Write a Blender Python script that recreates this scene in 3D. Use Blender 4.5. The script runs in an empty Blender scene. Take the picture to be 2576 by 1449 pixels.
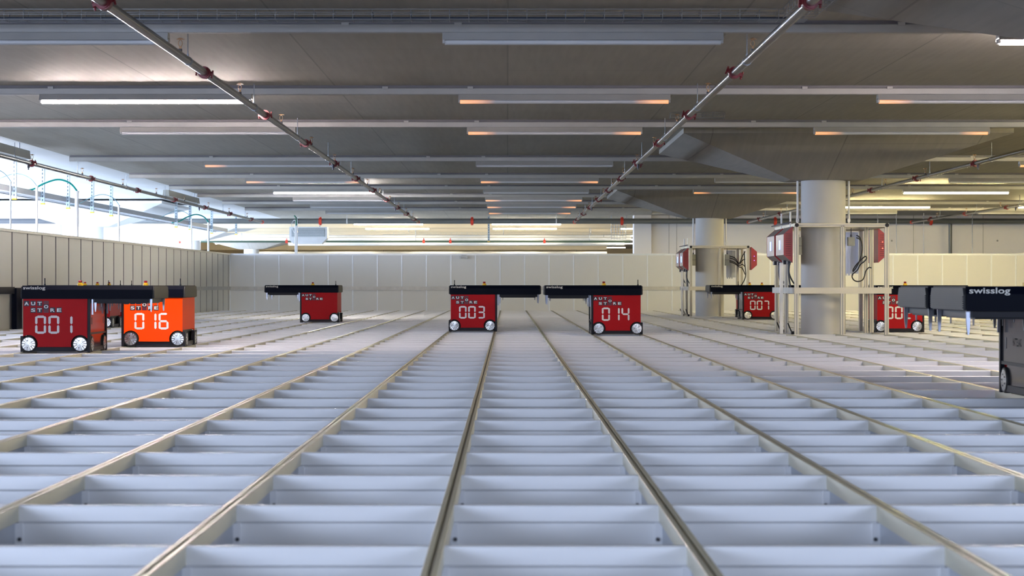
import bpy, bmesh, math, random
from mathutils import Vector, Matrix

scene = bpy.context.scene
col = scene.collection
rnd = random.Random(7)

# ------------------------------------------------------------------ camera
# grid top is Z = 0, the camera sits 0.485 m above it looking along +Y
F_PX = 5146.0
cam_d = bpy.data.cameras.new('camera')
cam = bpy.data.objects.new('camera', cam_d)
col.objects.link(cam)
cam.location = (0, 0, 0.485)
cam.rotation_euler = (math.pi / 2, 0, 0)
cam_d.sensor_width = 36.0
cam_d.lens = 36.0 * F_PX / 2576.0
cam_d.shift_x = 0.0043
cam_d.shift_y = -0.0033
cam_d.clip_start = 0.1
cam_d.clip_end = 300
cam_d.dof.use_dof = True
cam_d.dof.focus_distance = 18.0
cam_d.dof.aperture_fstop = 9.5
scene.camera = cam

# ------------------------------------------------------------------ world, exposure
vs = scene.view_settings
vs.view_transform = 'Standard'
vs.look = 'None'
vs.gamma = 1.0
vs.use_curve_mapping = False
vs.exposure = -0.22
scene.cycles.use_denoising = True
scene.cycles.max_bounces = 10
scene.cycles.diffuse_bounces = 6
scene.cycles.sample_clamp_indirect = 6.0

world = bpy.data.worlds.new('sky')
scene.world = world
world.use_nodes = True
bg = world.node_tree.nodes['Background']
bg.inputs[0].default_value = (0.60, 0.72, 1.0, 1)
bg.inputs[1].default_value = 8.0


def portal(name, loc, rot, sx, sy):
    d = bpy.data.lights.new(name, 'AREA')
    d.shape = 'RECTANGLE'
    d.size = sx
    d.size_y = sy
    d.cycles.is_portal = True
    o = bpy.data.objects.new(name, d)
    col.objects.link(o)
    o.location = loc
    o.rotation_euler = rot
    return o


# daylight comes in through the window band on the left and the one behind the camera
portal('window_daylight_left', (-8.95, 38.5, 1.15), (0, -math.pi / 2, 0), 1.5, 44)
portal('window_daylight_rear', (-5.85, -2.15, 1.25), (math.pi / 2, 0, 0), 6.3, 1.2)
portal('window_daylight_rear', (5.35, -2.15, 1.25), (math.pi / 2, 0, 0), 5.3, 1.2)



def daylight_boost(name, loc, rot, sx, sy, c, power):
    d = bpy.data.lights.new(name, 'AREA')
    d.shape = 'RECTANGLE'
    d.size = sx
    d.size_y = sy
    d.color = c
    d.energy = power
    o = bpy.data.objects.new(name, d)
    col.objects.link(o)
    o.location = loc
    o.rotation_euler = rot


# area lamps added inside the window openings to boost the daylight
daylight_boost('window_glare_left', (-8.97, 38.5, 1.18), (0, -math.pi / 2, 0), 1.3, 43, (0.62, 0.78, 1.0), 2500)
daylight_boost('window_glare_rear', (-5.85, -2.12, 1.25), (math.pi / 2, 0, 0), 6.3, 1.2, (0.60, 0.73, 1.0), 440)
daylight_boost('window_glare_rear', (5.35, -2.12, 1.25), (math.pi / 2, 0, 0), 5.3, 1.2, (0.62, 0.74, 1.0), 240)

# ------------------------------------------------------------------ constants
H0 = 0.485
CEIL = 1.925
PX = 0.479            # cell pitch across
PY = 0.705            # cell pitch in depth
RX0 = -0.132          # a rail line
RY0 = 3.81
FENCE_X = -5.42
FENCE_Y = 39.9
FENCE_Z = 1.09


# ------------------------------------------------------------------ materials
def new_mat(name):
    m = bpy.data.materials.new(name)
    m.use_nodes = True
    return m, m.node_tree, m.node_tree.nodes['Principled BSDF']


def paint(name, c, rough=0.5, metal=0.0, noise=0.06, scale=6.0, bump=0.0, stretch=(1, 1, 1), spec=0.5, coat=0.0):
    m, nt, b = new_mat(name)
    N = nt.nodes
    L = nt.links
    tc = N.new('ShaderNodeTexCoord')
    mp = N.new('ShaderNodeMapping')
    mp.inputs['Scale'].default_value = stretch
    L.new(tc.outputs['Object'], mp.inputs[0])
    nz = N.new('ShaderNodeTexNoise')
    nz.inputs['Scale'].default_value = scale
    nz.inputs['Detail'].default_value = 5
    L.new(mp.outputs[0], nz.inputs['Vector'])
    r = N.new('ShaderNodeMapRange')
    r.inputs['From Min'].default_value = 0.3
    r.inputs['From Max'].default_value = 0.7
    r.inputs['To Min'].default_value = 1 - noise
    r.inputs['To Max'].default_value = 1 + noise * 0.5
    L.new(nz.outputs[0], r.inputs[0])
    mx = N.new('ShaderNodeMix')
    mx.data_type = 'RGBA'
    mx.blend_type = 'MULTIPLY'
    mx.inputs['Factor'].default_value = 1
    mx.inputs['A'].default_value = (*c, 1)
    L.new(r.outputs[0], mx.inputs['B'])
    L.new(mx.outputs['Result'], b.inputs['Base Color'])
    b.inputs['Roughness'].default_value = rough
    b.inputs['Metallic'].default_value = metal
    b.inputs['Specular IOR Level'].default_value = spec
    b.inputs['Coat Weight'].default_value = coat
    if bump:
        bp = N.new('ShaderNodeBump')
        bp.inputs['Strength'].default_value = bump
        bp.inputs['Distance'].default_value = 0.01
        L.new(nz.outputs[0], bp.inputs['Height'])
        L.new(bp.outputs[0], b.inputs['Normal'])
    return m


def glow(name, c, strength, base=(0.8, 0.8, 0.8)):
    m, nt, b = new_mat(name)
    b.inputs['Base Color'].default_value = (*base, 1)
    b.inputs['Emission Color'].default_value = (*c, 1)
    b.inputs['Emission Strength'].default_value = strength
    return m


def concrete(name, c):
    """formwork concrete: board lines, blotches, fine grain"""
    m, nt, b = new_mat(name)
    N, L = nt.nodes, nt.links
    tc = N.new('ShaderNodeTexCoord')
    n1 = N.new('ShaderNodeTexNoise')
    n1.inputs['Scale'].default_value = 0.9
    n1.inputs['Detail'].default_value = 6
    L.new(tc.outputs['Object'], n1.inputs['Vector'])
    mp = N.new('ShaderNodeMapping')
    mp.inputs['Scale'].default_value = (9, 0.5, 1)
    L.new(tc.outputs['Object'], mp.inputs[0])
    n2 = N.new('ShaderNodeTexNoise')
    n2.inputs['Scale'].default_value = 3.0
    n2.inputs['Detail'].default_value = 8
    L.new(mp.outputs[0], n2.inputs['Vector'])
    br = N.new('ShaderNodeTexBrick')
    br.inputs['Scale'].default_value = 1.0
    br.inputs['Brick Width'].default_value = 2.5
    br.inputs['Row Height'].default_value = 1.25
    br.inputs['Mortar Size'].default_value = 0.006
    br.inputs['Color1'].default_value = (1, 1, 1, 1)
    br.inputs['Color2'].default_value = (0.93, 0.93, 0.93, 1)
    br.inputs['Mortar'].default_value = (0.72, 0.72, 0.72, 1)
    mp2 = N.new('ShaderNodeMapping')
    mp2.inputs['Rotation'].default_value = (0, 0, math.pi / 2)
    L.new(tc.outputs['Object'], mp2.inputs[0])
    L.new(mp2.outputs[0], br.inputs['Vector'])
    add = N.new('ShaderNodeMath')
    add.operation = 'ADD'
    L.new(n1.outputs[0], add.inputs[0])
    L.new(n2.outputs[0], add.inputs[1])
    r = N.new('ShaderNodeMapRange')
    r.inputs['From Min'].default_value = 0.6
    r.inputs['From Max'].default_value = 1.4
    r.inputs['To Min'].default_value = 0.84
    r.inputs['To Max'].default_value = 1.06
    L.new(add.outputs[0], r.inputs[0])
    mx = N.new('ShaderNodeMix')
    mx.data_type = 'RGBA'
    mx.blend_type = 'MULTIPLY'
    mx.inputs['Factor'].default_value = 1
    mx.inputs['A'].default_value = (*c, 1)
    L.new(r.outputs[0], mx.inputs['B'])
    m2 = N.new('ShaderNodeMix')
    m2.data_type = 'RGBA'
    m2.blend_type = 'MULTIPLY'
    m2.inputs['Factor'].default_value = 1
    L.new(mx.outputs['Result'], m2.inputs['A'])
    L.new(br.outputs['Color'], m2.inputs['B'])
    L.new(m2.outputs['Result'], b.inputs['Base Color'])
    b.inputs['Roughness'].default_value = 0.75
    bp = N.new('ShaderNodeBump')
    bp.inputs['Strength'].default_value = 0.12
    bp.inputs['Distance'].default_value = 0.01
    L.new(n2.outputs[0], bp.inputs['Height'])
    L.new(bp.outputs[0], b.inputs['Normal'])
    return m


def starting_tube(name, left, right):
    """a tube that is just striking: orange electrodes glow at its ends"""
    m, nt, b = new_mat(name)
    N, L = nt.nodes, nt.links
    b.inputs['Base Color'].default_value = (0.72, 0.73, 0.75, 1)
    b.inputs['Roughness'].default_value = 0.35
    tc = N.new('ShaderNodeTexCoord')
    sp = N.new('ShaderNodeSeparateXYZ')
    L.new(tc.outputs['Generated'], sp.inputs[0])
    cr = N.new('ShaderNodeValToRGB')
    e = cr.color_ramp.elements
    e[0].position = 0.0
    e[0].color = (left, left, left, 1)
    e[1].position = 1.0
    e[1].color = (right, right, right, 1)
    for p, v in ((0.07, left * 0.75), (0.17, 0), (0.83, 0), (0.93, right * 0.75)):
        q = e.new(p)
        q.color = (v, v, v, 1)
    L.new(sp.outputs[0], cr.inputs[0])
    mu = N.new('ShaderNodeMath')
    mu.operation = 'MULTIPLY'
    mu.inputs[1].default_value = 1.15
    L.new(cr.outputs[0], mu.inputs[0])
    b.inputs['Emission Color'].default_value = (1.0, 0.36, 0.07, 1)
    L.new(mu.outputs[0], b.inputs['Emission Strength'])
    return m


M = {}
M['rail'] = paint('rail_aluminium', (0.66, 0.62, 0.47), 0.38, 0.25, 0.08, 3, 0, (4, 0.4, 1))  # olive tint: warm lamp light on the rails put into the colour
M['rail_face'] = paint('grid_aluminium', (0.80, 0.80, 0.81), 0.42, 0.12, 0.05, 2.5, 0, (0.5, 1, 6))
M['rail_web'] = paint('rail_web', (0.50, 0.52, 0.56), 0.5, 0.1)  # darker than the cap: the shade beneath it is put into the colour
M['groove'] = paint('rail_groove', (0.30, 0.26, 0.21), 0.35, 0.4)  # brown stands for the ceiling mirrored in the groove
M['screw'] = paint('screw_steel', (0.10, 0.10, 0.11), 0.4, 0.7)
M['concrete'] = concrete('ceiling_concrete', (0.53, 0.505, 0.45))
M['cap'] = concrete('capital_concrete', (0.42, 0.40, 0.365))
M['bay_white'] = paint('bay_white_paint', (0.74, 0.75, 0.77), 0.7, 0, 0.03, 1.0)  # window brightness put into the colour of the bay ceiling and columns
M['column'] = paint('column_concrete', (0.58, 0.58, 0.58), 0.6, 0, 0.10, 1.6, 0.05, (1, 1, 0.5))
M['slab'] = paint('lower_slab', (0.45, 0.45, 0.44), 0.8, 0, 0.1, 1.0)
M['white_wall'] = paint('white_wall', (0.90, 0.86, 0.84), 0.7, 0, 0.03, 0.8)
M['hall_wall'] = paint('hall_wall', (0.86, 0.72, 0.50), 0.7, 0, 0.05, 0.8)
M['seam'] = paint('wall_seam', (0.35, 0.34, 0.33), 0.7)
M['fence'] = paint('fence_panel', (0.74, 0.74, 0.74), 0.42, 0.0, 0.03, 1.2, 0, (1, 1, 0.3))
M['fence_side'] = paint('fence_side_panel', (0.72, 0.70, 0.65), 0.42, 0.0, 0.03, 1.2, 0, (1, 1, 0.3))
M['fence_post'] = paint('fence_profile', (0.84, 0.87, 0.92), 0.35, 0.1)
M['fence_dark'] = paint('fence_profile_dark', (0.20, 0.19, 0.21), 0.5, 0.2)
M['fence_cream'] = paint('fence_cream', (0.70, 0.66, 0.55), 0.45, 0.1)
M['band'] = paint('galvanised_band', (0.55, 0.54, 0.52), 0.5, 0.4, 0.12, 12)
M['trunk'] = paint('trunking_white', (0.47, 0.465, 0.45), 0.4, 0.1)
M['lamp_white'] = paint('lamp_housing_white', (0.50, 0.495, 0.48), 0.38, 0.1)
M['tube_off'] = starting_tube('lamp_tube_unlit', 0, 0)
M['tube_both'] = starting_tube('lamp_tube_striking', 1, 1)
M['tube_left'] = starting_tube('lamp_tube_striking_left', 1, 0)
M['tube_right'] = starting_tube('lamp_tube_striking_right', 0, 1)
LIT = 560.0
M['tube_lit'] = glow('lamp_tube_lit', (1.0, 0.83, 0.50), LIT)
M['tube_pink'] = glow('lamp_tube_lit_pinkish', (1.0, 0.84, 0.80), LIT * 0.8)
M['tube_yellow'] = glow('lamp_tube_lit_yellow', (1.0, 0.82, 0.40), LIT)
M['tube_white'] = glow('lamp_tube_white', (1.0, 0.92, 0.86), LIT * 0.8)
M['tube_hall'] = glow('lamp_tube_hall', (1.0, 0.88, 0.62), LIT * 0.28)
M['pipe'] = paint('galvanised_pipe', (0.34, 0.335, 0.32), 0.24, 0.95, 0.12, 5, 0.02, (1, 0.3, 1))
M['main_pipe'] = paint('grey_painted_pipe', (0.16, 0.17, 0.17), 0.4, 0.1)
M['green_pipe'] = paint('dark_green_pipe', (0.05, 0.09, 0.06), 0.4)
M['coupling'] = paint('red_coupling', (0.17, 0.008, 0.014), 0.35, 0.1, 0.1)
M['coupling_bright'] = paint('red_coupling_bright', (0.75, 0.06, 0.03), 0.4, 0.0)
M['brass'] = paint('sprinkler_brass', (0.42, 0.26, 0.14), 0.35, 0.8)
M['dark_fitting'] = paint('dark_fitting', (0.05, 0.05, 0.07), 0.4, 0.3)
M['rod'] = paint('threaded_rod', (0.30, 0.32, 0.36), 0.35, 0.7)
M['wire'] = paint('galvanised_wire', (0.40, 0.41, 0.43), 0.35, 0.7)
M['red'] = paint('robot_red', (0.40, 0.009, 0.013), 0.45, 0.0, 0.03, 3, spec=0.08)
M['orange'] = paint('robot_orange', (1.0, 0.07, 0.003), 0.5, 0.0, 0.02, 3, spec=0.1)
M['navy'] = paint('robot_black', (0.003, 0.0045, 0.011), 0.45, 0.0, 0.05, 3, spec=0.05)
M['black'] = paint('black_plastic', (0.008, 0.008, 0.013), 0.45, spec=0.2)
M['tyre'] = paint('tyre_rubber', (0.012, 0.012, 0.014), 0.6)
M['hub'] = paint('hub_turned_aluminium', (0.50, 0.50, 0.49), 0.26, 0.9, 0.05, 20)
M['rib'] = paint('ribbed_grey_end', (0.035, 0.037, 0.04), 0.55, 0.0, spec=0.25)
M['cavity'] = paint('cavity_plate', (0.12, 0.12, 0.135), 0.16, 0.8, 0.05, 3)
M['claw'] = paint('gripper_steel', (0.30, 0.32, 0.38), 0.3, 0.8)
M['white_mark'] = paint('white_marking', (0.86, 0.87, 0.88), 0.5)
M['cream_mark'] = paint('cream_marking', (0.78, 0.76, 0.70), 0.5)
M['grey_mark'] = paint('grey_marking', (0.22, 0.24, 0.27), 0.5)
M['plate'] = paint('logo_square', (0.012, 0.012, 0.03), 0.5)
M['plate_dim'] = paint('logo_square_dim', (0.12, 0.012, 0.03), 0.5)
M['estop_yellow'] = paint('yellow_plastic', (0.85, 0.52, 0.01), 0.4)
M['estop_red'] = paint('red_plastic', (0.30, 0.008, 0.02), 0.35)
M['profile'] = paint('aluminium_profile', (0.60, 0.56, 0.46), 0.42, 0.25, 0.04)
M['profile_slot'] = paint('profile_slot', (0.30, 0.29, 0.27), 0.4, 0.5)
M['charger_red'] = paint('charger_red', (0.36, 0.02, 0.03), 0.4)
M['charger_slot'] = paint('charger_slot', (0.12, 0.008, 0.012), 0.5)
M['charger_face'] = paint('charger_brushed_face', (0.42, 0.36, 0.33), 0.42, 0.5, 0.08, 4, 0, (1, 6, 1))
M['blue_led'] = glow('blue_led', (0.12, 0.20, 1.0), 6.0)
M['red_led'] = glow('red_led', (1.0, 0.06, 0.02), 5.0)
M['purple_led'] = glow('purple_led', (0.35, 0.08, 1.0), 4.0)
M['jbox'] = paint('junction_box_grey', (0.33, 0.34, 0.31), 0.5)
M['cable'] = paint('black_cable', (0.012, 0.012, 0.014), 0.4)
M['cable_blue'] = paint('dark_blue_cable', (0.035, 0.045, 0.07), 0.4)
M['teal'] = paint('teal_cable', (0.0, 0.30, 0.26), 0.4)
M['green'] = paint('green_cable', (0.0, 0.14, 0.07), 0.4)
M['blue_cable'] = paint('pale_blue_cable', (0.18, 0.36, 0.42), 0.4)
M['conduit'] = paint('white_conduit', (0.82, 0.82, 0.82), 0.35)
M['strut'] = paint('strut_channel', (0.48, 0.57, 0.64), 0.4, 0.3)
M['strut_slot'] = paint('strut_slot', (0.06, 0.09, 0.13), 0.5)
M['yellow_cap'] = paint('yellow_end_cap', (0.85, 0.55, 0.03), 0.5)
M['duct'] = paint('white_duct', (0.88, 0.88, 0.86), 0.4, 0.1)
M['unit'] = paint('air_unit_grey', (0.62, 0.64, 0.66), 0.45)
M['louvre'] = paint('air_unit_louvre', (0.22, 0.26, 0.28), 0.4, 0.3)
M['window_frame'] = paint('window_frame', (0.7, 0.7, 0.7), 0.5)


# ------------------------------------------------------------------ mesh builder
class MB:
    def __init__(s):
        s.v = []
        s.f = []
        s.mi = []
        s.sm = []

    def add(s, verts, faces, m=0, smooth=False):
        o = len(s.v)
        s.v += [tuple(p) for p in verts]
        for f in faces:
            s.f.append(tuple(i + o for i in f))
            s.mi.append(m)
            s.sm.append(smooth)
        return s

    def box(s, x0, x1, y0, y1, z0, z1, m=0, cx=0.0, bev=0.0):
        if bev > 0:
            # chamfer along the longest direction's four edges
            d = (x1 - x0, y1 - y0, z1 - z0)
            ax = d.index(max(d))
            lo = [x0, y0, z0]
            hi = [x1, y1, z1]
            a, b = [i for i in range(3) if i != ax]
            pts = [(lo[a] + bev, lo[b]), (hi[a] - bev, lo[b]), (hi[a], lo[b] + bev), (hi[a], hi[b] - bev),
                   (hi[a] - bev, hi[b]), (lo[a] + bev, hi[b]), (lo[a], hi[b] - bev), (lo[a], lo[b] + bev)]
            return s.prism(pts, ax, lo[ax], hi[ax], m)
        v = [(x0, y0, z0), (x1, y0, z0), (x1, y1, z0), (x0, y1, z0), (x0, y0, z1), (x1, y0, z1), (x1, y1, z1), (x0, y1, z1)]
        f = [(0, 3, 2, 1), (4, 5, 6, 7), (0, 1, 5, 4), (1, 2, 6, 5), (2, 3, 7, 6), (3, 0, 4, 7)]
        return s.add(v, f, m)

    def prism(s, pts, ax, lo, hi, m=0):
        """polygon pts in the plane of the two other axes (in order), extruded along axis ax"""
        a, b = [i for i in range(3) if i != ax]
        v = []
        for q in (lo, hi):
            for p in pts:
                c = [0, 0, 0]
                c[a], c[b], c[ax] = p[0], p[1], q
                v.append(tuple(c))
        n = len(pts)
        f = [tuple(range(n)), tuple(range(2 * n - 1, n - 1, -1))]
        f += [(i, n + i, n + (i + 1) % n, (i + 1) % n) for i in range(n)]
        return s.add(v, f, m)

    def cyl(s, p0, p1, r, m=0, n=16, r1=None, caps=True):
        p0, p1 = Vector(p0), Vector(p1)
        r1 = r if r1 is None else r1
        d = (p1 - p0).normalized()
        u = d.orthogonal().normalized()
        w = d.cross(u)
        v = []
        for p, rr in ((p0, r), (p1, r1)):
            for i in range(n):
                a = 2 * math.pi * i / n
                v.append(p + (u * math.cos(a) + w * math.sin(a)) * rr)
        s.add(v, [(i, (i + 1) % n, n + (i + 1) % n, n + i) for i in range(n)], m, True)
        if caps:
            s.add(v[:n], [tuple(range(n - 1, -1, -1))], m)
            s.add(v[n:], [tuple(range(n))], m)
        return s

    def tube(s, pts, r, m=0, n=8):
        P = [Vector(p) for p in pts]
        u = None
        v = []
        for i, p in enumerate(P):
            d = (P[min(i + 1, len(P) - 1)] - P[max(i - 1, 0)]).normalized()
            if u is None:
                u = d.orthogonal().normalized()
            u = (u - d * u.dot(d)).normalized()
            w = d.cross(u)
            for k in range(n):
                a = 2 * math.pi * k / n
                v.append(p + (u * math.cos(a) + w * math.sin(a)) * r)
        f = []
        for i in range(len(P) - 1):
            for k in range(n):
                f.append((i * n + k, i * n + (k + 1) % n, (i + 1) * n + (k + 1) % n, (i + 1) * n + k))
        f.append(tuple(range(n - 1, -1, -1)))
        f.append(tuple(range((len(P) - 1) * n, len(P) * n)))
        return s.add(v, f, m, True)

    def mesh(s, name, mats):
        me = bpy.data.meshes.new(name)
        me.from_pydata(s.v, [], s.f)
        for m in (mats if isinstance(mats, (list, tuple)) else [mats]):
            me.materials.append(M[m] if isinstance(m, str) else m)
        me.polygons.foreach_set('material_index', s.mi)
        me.polygons.foreach_set('use_smooth', s.sm)
        bm = bmesh.new()
        bm.from_mesh(me)
        bmesh.ops.recalc_face_normals(bm, faces=bm.faces)
        bm.to_mesh(me)
        bm.free()
        me.update()
        return me

    def build(s, name, mats, parent=None, loc=(0, 0, 0)):
        return link(name, s.mesh(name, mats), parent, loc)


def link(name, me, parent=None, loc=(0, 0, 0)):
    o = bpy.data.objects.new(name, me)
    col.objects.link(o)
    o.location = loc
    if parent is not None:
        o.parent = parent
    return o


def thing(name, label, cat, loc=(0, 0, 0), group=None, rotz=0.0):
    o = bpy.data.objects.new(name, None)
    col.objects.link(o)
    o.empty_display_size = 0.1
    o.location = loc
    o.rotation_euler = (0, 0, rotz)
    return tag(o, label, cat, group)


def tag(o, label, cat, group=None):
    o['label'] = label
    o['category'] = cat
    if group:
        o['group'] = group
    return o


def struct(o):
    o['kind'] = 'structure'
    return o


def dup(root, loc, label=None, group=None):
    r = root.copy()
    col.objects.link(r)
    r.location = loc
    if label:
        r['label'] = label
    if group:
        r['group'] = group
    for ch in list(root.children):
        c = ch.copy()
        col.objects.link(c)
        c.parent = r
        for g in list(ch.children):
            d = g.copy()
            col.objects.link(d)
            d.parent = c
    return r


def smooth_path(pts, n=8):
    """Catmull-Rom through the points"""
    P = [Vector(p) for p in pts]
    P = [P[0] * 2 - P[1]] + P + [P[-1] * 2 - P[-2]]
    out = []
    for i in range(1, len(P) - 2):
        a, b, c, d = P[i - 1], P[i], P[i + 1], P[i + 2]
        for k in range(n):
            t = k / n
            out.append(0.5 * ((2 * b) + (c - a) * t + (2 * a - 5 * b + 4 * c - d) * t * t + (3 * b - a - 3 * c + d) * t ** 3))
    out.append(P[-2])
    return out


_text_cache = {}


def text_mesh(s, width, height, mat, bold=0.0):
    key = (s, width, height, mat)
    if key in _text_cache:
        return _text_cache[key]
    cu = bpy.data.curves.new('lettering', 'FONT')
    cu.body = s
    cu.size = 1
    cu.offset = bold
    cu.extrude = 0.01
    cu.resolution_u = 3
    ob = bpy.data.objects.new('lettering', cu)
    col.objects.link(ob)
    dg = bpy.context.evaluated_depsgraph_get()
    me = bpy.data.meshes.new_from_object(ob.evaluated_get(dg))
    bpy.data.objects.remove(ob)
    xs = [v.co.x for v in me.vertices]
    ys = [v.co.y for v in me.vertices]
    x0, x1, y0, y1 = min(xs), max(xs), min(ys), max(ys)
    for v in me.vertices:
        x = (v.co.x - x0) / (x1 - x0) * width
        z = (v.co.y - y0) / (y1 - y0) * height
        v.co = (x, -v.co.z * 0.05, z)
    me.materials.clear()
    me.materials.append(M[mat])
    _text_cache[key] = me
    return me


# ------------------------------------------------------------------ the setting
X_RAILS = [RX0 + PX * k for k in range(-11, 27)]
X_MIN, X_MAX = X_RAILS[0] - 0.013, X_RAILS[-1] + 0.013
Y_RAILS = [RY0 + PY * k for k in range(-3, 50)]
Y_MIN, Y_MAX = Y_RAILS[0], 38.5

floor = struct(MB().box(X_MIN - 0.2, X_MAX + 0.2, -2.0, Y_MAX + 1.2, -0.80, -0.52).build('floor', 'slab'))

rm = MB()   # guide rail: two running edges with a groove between, narrower web under
w = 0.014
L0, L1 = Y_MIN - 0.1, Y_MAX
prof = [(-0.007, -0.30), (0.007, -0.30), (0.007, -0.040), (w, -0.036), (w, -0.001), (w - 0.001, 0), (0.0035, 0), (0.0035, -0.008),
        (-0.0035, -0.008), (-0.0035, 0), (-w + 0.001, 0), (-w, -0.001), (-w, -0.036), (-0.007, -0.040)]
rm.prism(prof, 1, L0, L1, 0)
rail_me = rm.mesh('guide_rail', ['rail', 'groove', 'rail_web'])
# colour the groove floor, and the web with its shade
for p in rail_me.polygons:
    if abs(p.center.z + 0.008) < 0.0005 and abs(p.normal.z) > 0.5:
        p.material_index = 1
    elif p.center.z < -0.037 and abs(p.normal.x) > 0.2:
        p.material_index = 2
for x in X_RAILS:
    link('guide_rail', rail_me, floor, (x, 0, 0))


def cross_mesh(near):
    mb = MB()
    t = 0.012
    # the beam stops at each guide rail: one piece per cell
    for i in range(len(X_RAILS) - 1):
        x0, x1 = X_RAILS[i] + w - 0.001, X_RAILS[i + 1] - w + 0.001
        pr = [(-t, -0.036), (-t, -0.0035), (-t + 0.0025, -0.001), (t - 0.0025, -0.001), (t, -0.0035), (t, -0.036), (0.006, -0.042),
              (0.006, -0.30), (-0.006, -0.30), (-0.006, -0.042)]
        mb.prism(pr, 0, x0, x1, 0)
        if near:
            for sx, xx in ((1, x0), (-1, x1)):
                # corner post with a screw
                a, b2 = sorted((xx - sx * 0.008, xx + sx * 0.010))
                mb.box(a, b2, -0.016, -0.004, -0.30, -0.040, 0)
                mb.cyl((xx + sx * 0.004, -0.0165, -0.075), (xx + sx * 0.004, -0.020, -0.075), 0.0045, 1, 8)
    return mb.mesh('cross_rail', ['rail_face', 'screw'])


cr_near, cr_far = cross_mesh(True), cross_mesh(False)
for i, y in enumerate(Y_RAILS):
    if y < Y_MAX:
        link('cross_rail', cr_near if y < 14 else cr_far, floor, (0, y, 0))

# ceiling slab, a touch higher left of the bay edge
cb = MB()
cb.box(-4.92, 16, -3.5, 82, CEIL, CEIL + 0.3)
struct(cb.build('ceiling', 'concrete'))
struct(MB().box(-12.2, -4.92, -3.5, 82, CEIL + 0.035, CEIL + 0.3).build('ceiling_bay', 'bay_white'))
struct(MB().box(-12.2, 16, -3.5, 82, -1.7, -1.5).build('trim_1', 'slab'))   # slab of the level beneath

# outer walls
wl = MB()
wl.box(-9.2, -9.0, -3.5, 60, -1.5, 0.45).box(-9.2, -9.0, -3.5, 60, 1.85, CEIL + 0.1)
wl.box(-9.2, -9.0, -3.5, 17, 0.4, 1.9).box(-12.2, -9.0, 59.8, 60.0, -1.5, CEIL + 0.1).box(-12.2, -12.0, 60.0, 82, -1.5, CEIL + 0.1)
struct(wl.build('wall_left', 'white_wall'))
for k in range(7):
    wf = MB()
    y = 17 + k * 6.1
    wf.box(-9.15, -9.05, y, y + 0.12, 0.45, 1.85)
    wf.box(-9.15, -9.05, y, y + 6.1, 0.45, 0.52)
    struct(wf.build('window_%d' % (k + 1), 'window_frame'))
wr = MB()
wr.box(-9.2, 13.4, -2.4, -2.2, -1.5, 0.65).box(-9.2, 13.4, -2.4, -2.2, 1.85, CEIL + 0.1)
wr.box(-2.7, 2.7, -2.4, -2.2, 0.6, 1.9).box(8.0, 13.4, -2.4, -2.2, 0.6, 1.9)
struct(wr.build('wall_rear', 'white_wall'))
struct(MB().box(13.2, 13.4, -3.5, 82, -1.5, CEIL + 0.1).build('wall_right', 'white_wall'))
struct(MB().box(-12.2, 13.4, 82, 82.2, -1.5, CEIL + 0.1).build('wall_far', 'hall_wall'))

# smooth panelled wall behind the fence on the right, with the pillar at its end
pw = MB()
pw.box(2.99, 13.2, 42.6, 42.8, -1.5, CEIL, 0)
for x in (3.36, 3.52, 5.85, 8.45, 9.9):
    pw.box(x - 0.004, x + 0.004, 42.592, 42.6, -0.3, CEIL, 1)
for x, z in ((8.0, 1.4), (10.2, 1.4)):
    pw.cyl((x, 42.6, z), (x, 42.595, z), 0.02, 1, 10)
struct(pw.build('wall_back', ['white_wall', 'seam']))
tag(MB().box(2.62, 2.99, 42.45, 42.85, -1.5, CEIL, bev=0.01).build('pillar', 'white_wall'),
    'white square pillar behind the back fence at the left end of the panelled wall', 'pillar')

# ------------------------------------------------------------------ fences round the grid
# left fence: panels along Y, dark recessed profiles between them
fl = bpy.data.objects.new('wall_fence_left', None)
col.objects.link(fl)
struct(fl)
fl.location = (FENCE_X, 0, 0)
y = 21.66 - 0.722 * 2
lp = MB().box(-0.02, 0, 0.0, 0.690, -0.35, FENCE_Z - 0.03).mesh('fence_panel', 'fence_side')
ldk = MB().box(-0.02, -0.006, 0.690, 0.722, -0.35, FENCE_Z - 0.03, 0).box(-0.02, 0.004, 0.714, 0.722, -0.35, FENCE_Z - 0.03, 0).mesh('fence_post', ['fence_dark', 'fence_post'])
while y < FENCE_Y:
    link('fence_panel', lp, fl, (0, y, 0))
    link('fence_post', ldk, fl, (0, y, 0))
    y += 0.722
MB().box(-0.04, 0.02, 20.2, FENCE_Y, FENCE_Z - 0.03, FENCE_Z).build('top_rail', 'fence_cream', fl)
MB().box(0.001, 0.02, 22.7, FENCE_Y, 0.385, 0.45).build('guard_band', 'band', fl)
# dark gate frame where the near end of the fence opens
gf = thing('gate_frame', 'black steel gate post and bar on the left fence behind bot 001', 'gate', (FENCE_X + 0.03, 21.7, 0))
MB().box(0.0, 0.05, 0.55, 0.80, 0.0, 0.45).build('post', 'navy', gf)
MB().box(0.0, 0.03, -1.4, 0.55, 0.385, 0.46).build('bar', 'navy', gf)

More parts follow.
